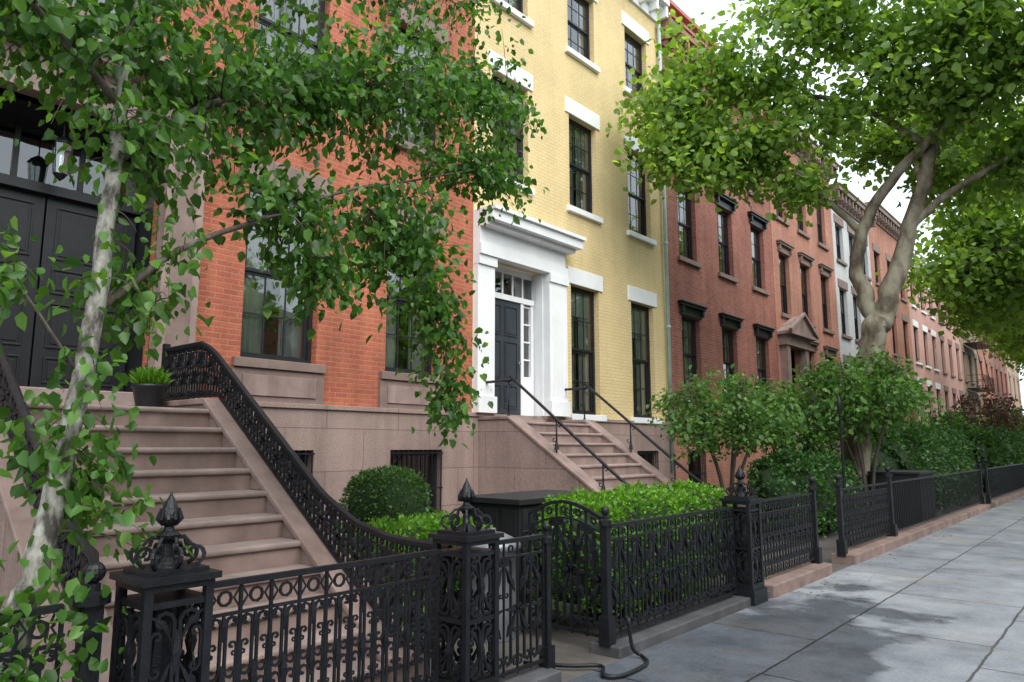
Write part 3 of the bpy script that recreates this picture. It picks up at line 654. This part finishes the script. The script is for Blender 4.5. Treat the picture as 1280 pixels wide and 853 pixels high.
# ------------------------------------------------------------------ stoops
def stoop(name,y0,y1,xb,n,rise,tr,xw,cw,zc0,cb):
    root=empty(name); m=MB(); t=MB()
    for i in range(n):
        top=(i+1)*rise; xs=xb-i*tr; xe=xb-(i+1)*tr if i<n-1 else xw
        m.box(xe,xs,y0,y1,-.02,top-.045,M_BROWN); t.box(xe+.0,xs+.035,y0,y1,top-.045,top,M_STEP)
    m.done('risers',root); t.done('treads',root,bevel=.016)
    c=MB(); zl=n*rise; xl=xb-(n-1)*tr
    prof=[(xw,-.02),(xb+.06,-.02),(xb+.06,zc0),(xb-.02,zc0),(xl-.1,zl+cb),(xw,zl+cb)]
    for a,b in ((y0-cw,y0),(y1,y1+cw)):
        c.extr(prof,a+.001,b-.001,M_BASE)
        cop=[(xb+.09,zc0+.002),(xb-.03,zc0+.002),(xl-.1,zl+cb+.002),(xw,zl+cb+.002),(xw,zl+cb+.06),(xl-.1,zl+cb+.06),(xb-.03,zc0+.06),(xb+.09,zc0+.06)]
        c.extr(cop,a-.025,b+.025,M_BROWN)
    c.done('cheek_walls',root,bevel=.01); return root
stoop('brownstone_stoop',1.75,3.3,-3.95,11,.177,.264,-8.95,.28,.16,.05)
m=MB(); m.box(-8.95,-8.4,1.6,3.7,1.95,2.195,M_STEP); m.done('door_step',bevel=.012)
stoop('brownstone_stoop',9.72,11.75,-5.35,11,.185,.28,-8.95,.26,.16,.03)
def zt_(X):
    pts=[(-8.0,2.62),(-7.1,2.62),(-6.85,2.52),(-4.95,1.22),(-4.5,1.02),(-4.1,.945),(-3.4,.93)]
    for (a,b),(c,d_) in zip(pts,pts[1:]):
        if X<=c: return b+(d_-b)*(X-a)/(c-a)
    return pts[-1][1]
def zb_(X):
    xl=-3.95-10*.264
    if X<xl-.1: return 2.06
    if X>-3.97: return .22
    return .22+(2.06-.22)*(-3.97-X)/(-3.97-(xl-.1))
def rail_l(yf,name,X1):
    m=MB(); X0=-7.9
    ironwork(m,lambda a,h:(X0+a,yf(X0+a),zb_(X0+a)+h/.6*(zt_(X0+a)-zb_(X0+a))),X1-X0,.6,.115,.0105,'dense')
    n=40; m.tube([(X0+(X1-X0)*i/n,yf(X0+(X1-X0)*i/n),zt_(X0+(X1-X0)*i/n)+.012) for i in range(n+1)],.028,M_IRON,6)
    m.box(X0-.05,X0+.01,yf(X0)-.03,yf(X0)+.03,2.0,2.7,M_IRON)
    m.done(name)
rail_l(lambda X:3.44 if X<-4.2 else 3.44-.06*(X+4.2),'cast_iron_railing',-3.46)
rail_l(lambda X:1.6 if X<-4.4 else 1.6-.36*(X+4.4),'cast_iron_railing',-3.4)
slimpost(1.22,x=-3.34,h=1.06,r=.042,ballr=.045)
for yv in (9.58,11.88):
    m=MB(); P=[(-8.9,yv,2.75),(-8.3,yv,2.75),(-8.15,yv,2.70),(-6.1,yv,1.12),(-5.75,yv,.95),(-5.62,yv,.90),(-5.57,yv,.82),(-5.62,yv,.78)]
    m.tube(smoothpts(P,3),.026,M_IRON,8)
    for X,z0 in ((-8.35,2.05),(-7.3,1.55),(-6.4,.9),(-5.75,.35)):
        zt2=2.75 if X<-8.3 else (2.70-(X+8.15)*.77 if X<-6.1 else .95)
        m.tube([(X,yv,z0-.05),(X,yv,zt2)],.014,M_IRON,6); m.lathe([(.04,z0),(.025,z0+.1),(.018,z0+.12)],X,yv,M_IRON,8)
        m.tube([(X+u,yv,z) for u,z in cscroll(.0,zt2-.38,zt2-.06,.05,1,-1)],.009,M_IRON)
    m.done('stoop_handrail',smooth=True)
# ------------------------------------------------------------------ garden things
def pot(x,y,z):
    r=empty('potted_plant'); m=MB(); m.lathe([(.11,z),(.155,z+.22),(.17,z+.23),(.17,z+.26),(.145,z+.26),(.14,z+.22)],x,y,M_BLACKW,20); m.done('pot',r,smooth=True)
    n=900; q=ball(n)*np.array([.14,.14,.08]); P=q+np.array([x,y,z+.27])
    D=q*np.array([4,4,2])+rng.normal(size=(n,3))*.25+np.array([0,0,.9]); leaf_mesh('leaves',P,D,.11,M_BOXW,r,w=.09,simple=True)
pot(-7.45,3.10,1.95)
m=MB()
m.box(-5.75,-4.95,5.85,7.35,.02,1.0,M_BOXD); m.box(-5.8,-4.9,5.8,7.4,1.0,1.06,M_BOXD)
for i in range(6): m.box(-4.95,-4.935,5.9+i*.24,6.1+i*.24,.08,.95,M_BOXD)
for i in range(3): m.box(-5.7+i*.26,-5.5+i*.26,5.835,5.85,.08,.95,M_BOXD)
m.done('bin_enclosure',bevel=.008)
m=MB(); m.lathe([(.2,.0),(.215,.3),(.21,.32),(.23,.72),(.25,.73),(.25,.77),(.22,.8),(.1,.86),(.03,.87),(.03,.9),(.002,.9)],-4.35,4.78,M_BIN,20); m.done('trash_can',smooth=True)
m=MB(); m.tube(smoothpts([(-3.6,4.3,.03),(-3.3,4.45,.03),(-3.12,4.6,.03),(-3.0,4.45,.02),(-2.9,4.55,.02),(-2.92,4.9,.02),(-3.05,5.05,.02),(-3.1,5.0,.08),(-3.12,4.98,.3)],5),.014,M_IRON,8); m.done('garden_hose',smooth=True)
m=MB(); m.lathe([(.05,0),(.05,.3),(.03,.34),(.022,.6),(.02,2.15),(.035,2.2),(.04,2.3),(.02,2.36),(.002,2.42)],-3.62,12.2,M_IRON,10); m.done('garden_lamp_pole',smooth=True)
m=MB(); m.box(-4.3,-3.42,16.2,17.6,0,1.05,M_BOXD); m.box(-4.34,-3.38,16.16,17.64,1.05,1.1,M_BOXD)
for i in range(7): m.box(-3.42,-3.405,16.25+i*.19,16.4+i*.19,.08,1.0,M_BOXD)
m.done('bin_enclosure',bevel=.008)
hedge('boxwood_hedge',-4.35,-3.55,5.1,8.3,.1,1.12,M_BOXW,12000,.042,.05)
hedge('boxwood_hedge',-5.6,-4.75,3.85,5.5,.0,.88,M_BOXW,6500,.042,.05)
hedge('boxwood_ball',-6.42,-5.62,4.55,5.4,.55,1.36,M_SHRUB,5500,.032,.015,2.2)
hedge('yew_hedge',-5.6,-4.3,12.8,15.8,.0,1.4,M_YEW,9000,.075,.12,3)
hedge('yew_hedge',-5.4,-3.95,18.0,26.8,.0,2.0,M_YEW,18000,.09,.16,3)
hedge('garden_hedge',-5.2,-3.8,27.2,48,.0,2.0,M_YEW,18000,.13,.2,3)
hedge('garden_hedge',-5.2,-3.8,49,80,.0,2.1,M_SHRUB,14000,.2,.25,3)
def shrub(name,x,y,h,r,n,mat,ls=.10,lo=.66,zz=.13):
    limbs=[]
    for k in range(5):
        a=k*1.26+x; limbs.append(([(x+.05*math.cos(a),y+.05*math.sin(a),0),(x+.2*math.cos(a),y+.2*math.sin(a),h*.35),(x+r*.45*math.cos(a),y+r*.45*math.sin(a),h*.7),(x+r*.6*math.cos(a),y+r*.6*math.sin(a),h*.9)],.04,.012))
    vols=[]
    for k in range(7):
        a=k*.9; q=r*.55; vols.append(((x+q*math.cos(a),y+q*math.sin(a),h*(lo+.08*math.sin(k*2.1))),(r*.48,r*.48,h*zz),n//9))
    vols.append(((x,y,h*.84),(r*.5,r*.5,h*.13),n//4))
    tree(name,limbs,vols,11,ls,M_TWIG,mat,.10,.3,.006,simple=True,nside=6)
M_SHRUB2=leafmat('dogwood_leaf',[(0,(.04,.10,.02)),(.5,(.075,.18,.04)),(1,(.15,.27,.07))],.42)
shrub('dogwood_shrub',-5.8,12.8,3.1,1.45,470,M_SHRUB2)
shrub('dogwood_shrub',-5.4,14.9,3.0,1.15,220,M_SHRUB2,.11)
shrub('dogwood_shrub',-4.2,15.6,3.6,1.45,440,M_SHRUB2,.115,.70,.14)
shrub('dogwood_shrub',-5.8,19.5,3.4,1.4,200,M_SHRUB2,.13)
shrub('garden_shrub',-5.2,30,3.0,1.3,130,M_SHRUB2,.16)
M_PUR=leafmat('purple_leaf',[(0,(.07,.025,.035)),(.5,(.14,.06,.06)),(1,(.08,.12,.05))],.3)
shrub('maple_shrub',-5.0,37,4.2,1.9,170,M_PUR,.16)
shrub('garden_shrub',-5.2,46,3.8,1.8,140,M_SHRUB2,.2)

# ------------------------------------------------------------------ trees
limbs=[([(-3.5,.96,-.02),(-3.5,.99,.74),(-3.52,1.07,1.14),(-3.55,1.18,1.87),(-3.7,1.29,2.87),(-3.75,1.33,3.5),(-3.8,1.4,4.5),(-3.9,1.5,5.6)],.074,.016),
 ([(-3.6,1.22,2.2),(-3.68,1.65,2.62),(-3.8,2.2,2.95),(-3.9,2.8,3.3),(-4,3.5,3.6),(-4,4.2,3.9)],.020,.006),
 ([(-3.72,1.3,3.0),(-3.9,1.9,3.6),(-4.1,2.8,4.1),(-4.2,3.8,4.6),(-4.2,4.8,4.9)],.026,.007),
 ([(-3.9,2.8,3.3),(-4,3.3,3.15),(-4,3.7,2.7),(-4,3.9,2.05)],.011,.003),
 ([(-3.68,2.0,2.85),(-3.7,2.3,2.95),(-3.75,2.5,2.7),(-3.8,2.5,2.4)],.009,.003),
 ([(-3.75,1.32,3.3),(-3.7,.8,3.7),(-3.6,.2,4.1)],.022,.008),
 ([(-3.55,1.18,1.9),(-3.6,.9,2.3),(-3.6,.6,2.5)],.009,.004),
 ([(-3.58,1.2,2.1),(-3.75,1.4,2.4),(-3.9,1.7,2.3)],.009,.003),
 ([(-3.8,1.4,4.3),(-4.3,2.4,5.2),(-4.6,3.6,5.8),(-4.7,4.6,5.9)],.025,.008),
 ([(-3.8,1.4,4.4),(-3.0,2.0,5.1),(-2.6,2.8,5.4)],.022,.008)]
vols=[((-3.9,1.0,3.72),(.6,.8,.38),100),((-4.0,2.15,4.0),(.65,.85,.42),115),((-4.1,3.3,4.3),(.65,.8,.5),112),((-4.2,4.35,4.6),(.5,.65,.5),85),
 ((-3.7,1.4,3.15),(.4,.45,.2),22),((-3.9,2.1,3.3),(.45,.5,.3),36),
 ((-4.1,4.4,3.95),(.4,.45,.35),38),((-4.0,3.4,3.2),(.45,.65,.33),62),((-3.9,2.5,2.85),(.3,.38,.34),36),((-4.0,3.85,2.5),(.28,.32,.45),38),((-4.0,3.95,1.95),(.14,.14,.2),9),((-4.0,3.2,2.75),(.3,.4,.25),18),
 ((-3.65,1.45,2.5),(.3,.35,.32),18),((-3.55,1.15,1.75),(.25,.22,.38),15),((-3.7,1.3,1.5),(.12,.12,.2),7),((-3.6,.75,2.4),(.3,.3,.35),12),((-3.4,1.42,1.3),(.14,.14,.16),4),((-3.4,1.1,1.1),(.10,.10,.2),3),
 ((-4.2,2.4,5.1),(1.0,1.3,.6),90),((-4.4,4.0,5.7),(.8,1.1,.6),70),((-3.2,1.5,5.0),(.8,1.0,.6),36)]
tree('birch_tree',limbs,vols,19,.066,M_BIRCH,M_PEAR,.075,.8,.0045,w=.34,nside=10,connect=.9,bark2=M_BRANCH)
n=240; P=np.array([-3.3,.92,.8])+rng.normal(size=(n,3))*np.array([.08,.18,.12]); leaf_mesh('ivy_plant',P,rng.normal(size=(n,3))-np.array([0,0,.6]),.058,M_PEAR)

limbs=[([(-4.74,16.5,-.02),(-4.7,16.5,.9),(-4.5,16.5,2.2),(-4.26,16.5,3.42),(-4.0,16.5,4.24)],.32,.24),
 ([(-4.0,16.5,4.1),(-4.25,16.5,4.9),(-4.35,16.5,5.7),(-3.85,16.5,6.85),(-2.8,16.4,7.83),(-1.2,16.2,8.7),(.3,16,9.5)],.20,.05),
 ([(-4.0,16.5,4.1),(-3.6,16.6,5.2),(-3.35,16.7,6.05),(-2.9,16.7,7.3),(-2.55,16.7,8.65),(-2.3,16.6,10.9),(-2.2,16.5,12.5)],.24,.06),
 ([(-3.3,16.7,6.2),(-2.6,16.9,6.8),(-1.2,17,7.5),(.2,17,8.4)],.10,.03),
 ([(-4.2,16.5,6.2),(-5.0,16.3,7.2),(-5.8,16,7.7),(-7.2,15.5,8.1)],.08,.02),
 ([(-2.8,16.5,7.8),(-4.2,16.2,9.1),(-5.9,15.8,9.7),(-7.2,15.2,9.8)],.08,.02),
 ([(-2.6,16.7,8.4),(-3.8,16,10),(-4.8,15.4,11.4)],.08,.02),
 ([(-2.4,16.6,9.5),(-1.4,15.8,10.6),(-.5,15.2,11.6)],.08,.02),
 ([(-3.0,16.7,7.0),(-3.4,18.2,8.2),(-3.6,19.6,9.2)],.08,.02)]
vols=[((-7.5,14.2,9.0),(1.1,1.3,.9),85),((-6.2,15,8.4),(1.0,1.2,.7),66),((-5.4,14.8,10.1),(1.4,1.3,.9),70),((-3.8,15.8,10.8),(1.4,1.3,1.0),74),
 ((-2.2,16,9.8),(1.3,1.3,.9),76),((-.8,16,9.0),(1.3,1.3,.9),85),((-6.8,14.5,10.9),(1.1,1.2,.8),18),((-4.6,15,12.2),(1.6,1.5,1.0),40),((-1.5,15.5,11.6),(1.6,1.6,1.0),70),
 ((.6,16,9.6),(1.5,1.6,1.0),70),((-1.4,17.8,7.6),(1.2,1.2,.8),80),((-.2,17.5,7.8),(1.2,1.2,.8),60),((-4.9,15.6,8.5),(.9,1.0,.5),36),((-7.6,13.4,7.9),(.6,.8,.5),24),((-3.0,15.4,8.9),(1.0,1.0,.7),40),((-2.0,16.4,8.5),(.9,1.0,.6),38),((-1.2,14.8,10.0),(1.2,1.0,.8),36),
 ((-6.6,14.2,7.6),(.9,1.0,.5),28),((-5.4,15.6,7.3),(.7,.8,.4),22),((-3.4,19.2,9.4),(1.4,1.4,1.0),64),((-4.6,18.4,9.0),(1.0,1.2,.8),36),((-2.2,19,9.0),(1.1,1.2,.9),44),((-2.6,18.6,7.4),(.8,.9,.5),24)]
plane=tree('plane_tree',limbs,vols,24,.165,M_PLBARK,M_PLANE,.24,.35,.014,simple=False,nside=12,w=.42,connect=1.8)

limbs=[([(0,0,-.02),(.05,0,1.5),(0,.1,3.2),(.1,.1,4.4)],.22,.17),([(.1,.1,4.2),(-1.2,.5,5.6),(-2.6,.8,7.0)],.12,.03),([(.1,.1,4.2),(1.2,-.5,5.8),(2.4,-.9,7.4)],.12,.03),
 ([(.1,.1,4.2),(.2,1.2,6),(.3,2.4,7.8)],.12,.03),([(.1,.1,4.2),(-.2,-1.2,6.2),(-.4,-2.4,7.6)],.12,.03),([(.1,.1,4.2),(.1,0,7),(0,0,9.4)],.14,.03)]
vols=[]
for k in range(11):
    a=k*2.4; rr=2.6 if k%2 else 1.5
    vols.append(((rr*math.cos(a),rr*math.sin(a),6.2+.42*k),(1.3,1.3,.9),46))
vols+=[((-3.2,.5,6.0),(1.2,1.2,.7),50),((-3.8,-1.5,6.6),(1.2,1.3,.8),50),((-4.0,1.6,7.4),(1.2,1.2,.9),45),((-3.6,0,8.6),(1.3,1.5,.9),45),((-2.6,.2,9.8),(1.3,1.5,.9),40)]
st=tree('street_tree',limbs,vols,20,.22,M_PLBARK,M_PLANE,.28,.35,.014,simple=True,nside=8,w=.42)
st.location=(-.2,25.5,0)
def copy_tree(x,y,rz,s):
    r=empty('street_tree'); r.location=(x,y,0); r.rotation_euler=(0,0,rz); r.scale=(s,s,s)
    for c in st.children:
        o=bpy.data.objects.new(c.name.split('.')[0],c.data); sc.collection.objects.link(o); o.parent=r
for (x,y,rz,s) in ((-.2,32,.4,1.1),(-.4,40,6.1,1.15),(-.5,50,.3,1.2),(-.8,61,.2,1.2),(-1,74,.4,1.2),(-1,90,2.8,1.1),
                   (11.2,4,1.0,.9),(11.2,14,2.0,.95),(11.3,25,.2,.95),(11.2,37,3,.95),(11.2,50,4,1.0),(11.2,-7,4.6,.9)): copy_tree(x,y,rz,s)

n=90; ys=8+rng.random(n)*9; P=np.column_stack([-3.08+np.abs(rng.normal(size=n))*.2,ys,np.full(n,.006)])
D=np.column_stack([rng.normal(size=n),rng.normal(size=n),np.full(n,.02)]); leaf_mesh('fallen_leaves',P,D,.035,M_LITTER,None,up=6,fold=.05)

# ------------------------------------------------------------------ light, sky, camera
az=math.radians(112); el=math.radians(48)
sd=Vector((math.sin(az)*math.cos(el),math.cos(az)*math.cos(el),math.sin(el)))
w=bpy.data.worlds.new('World'); sc.world=w; w.use_nodes=True; nt=w.node_tree; nt.nodes.clear()
o=nt.nodes.new('ShaderNodeOutputWorld'); bg=nt.nodes.new('ShaderNodeBackground'); sk=nt.nodes.new('ShaderNodeTexSky')
sk.sky_type='NISHITA'; sk.sun_disc=False; sk.sun_elevation=el; sk.sun_rotation=az; sk.air_density=1.0; sk.dust_density=2.5; sk.ozone_density=1.0
bg.inputs[1].default_value=.15
# thin bright veil of cloud over the clear sky
col=mixc(nt,sk.outputs[0],(11.2,12.6,13.6,1),.8)
nt.links.new(col,bg.inputs[0]); nt.links.new(bg.outputs[0],o.inputs[0])
l=bpy.data.lights.new('sun','SUN'); l.energy=3.8; l.angle=math.radians(60); l.color=(1,.965,.91)
lo=bpy.data.objects.new('sun',l); sc.collection.objects.link(lo); lo.rotation_euler=(-sd).to_track_quat('-Z','Y').to_euler()
cam=bpy.data.cameras.new('camera'); co=bpy.data.objects.new('camera',cam); sc.collection.objects.link(co)
co.location=(0,0,1.6); co.rotation_euler=(math.radians(98.3),0,math.radians(40.8)); cam.lens=25.45; cam.sensor_width=36; cam.sensor_fit='HORIZONTAL'; cam.clip_end=2000; cam.clip_start=.05
sc.camera=co
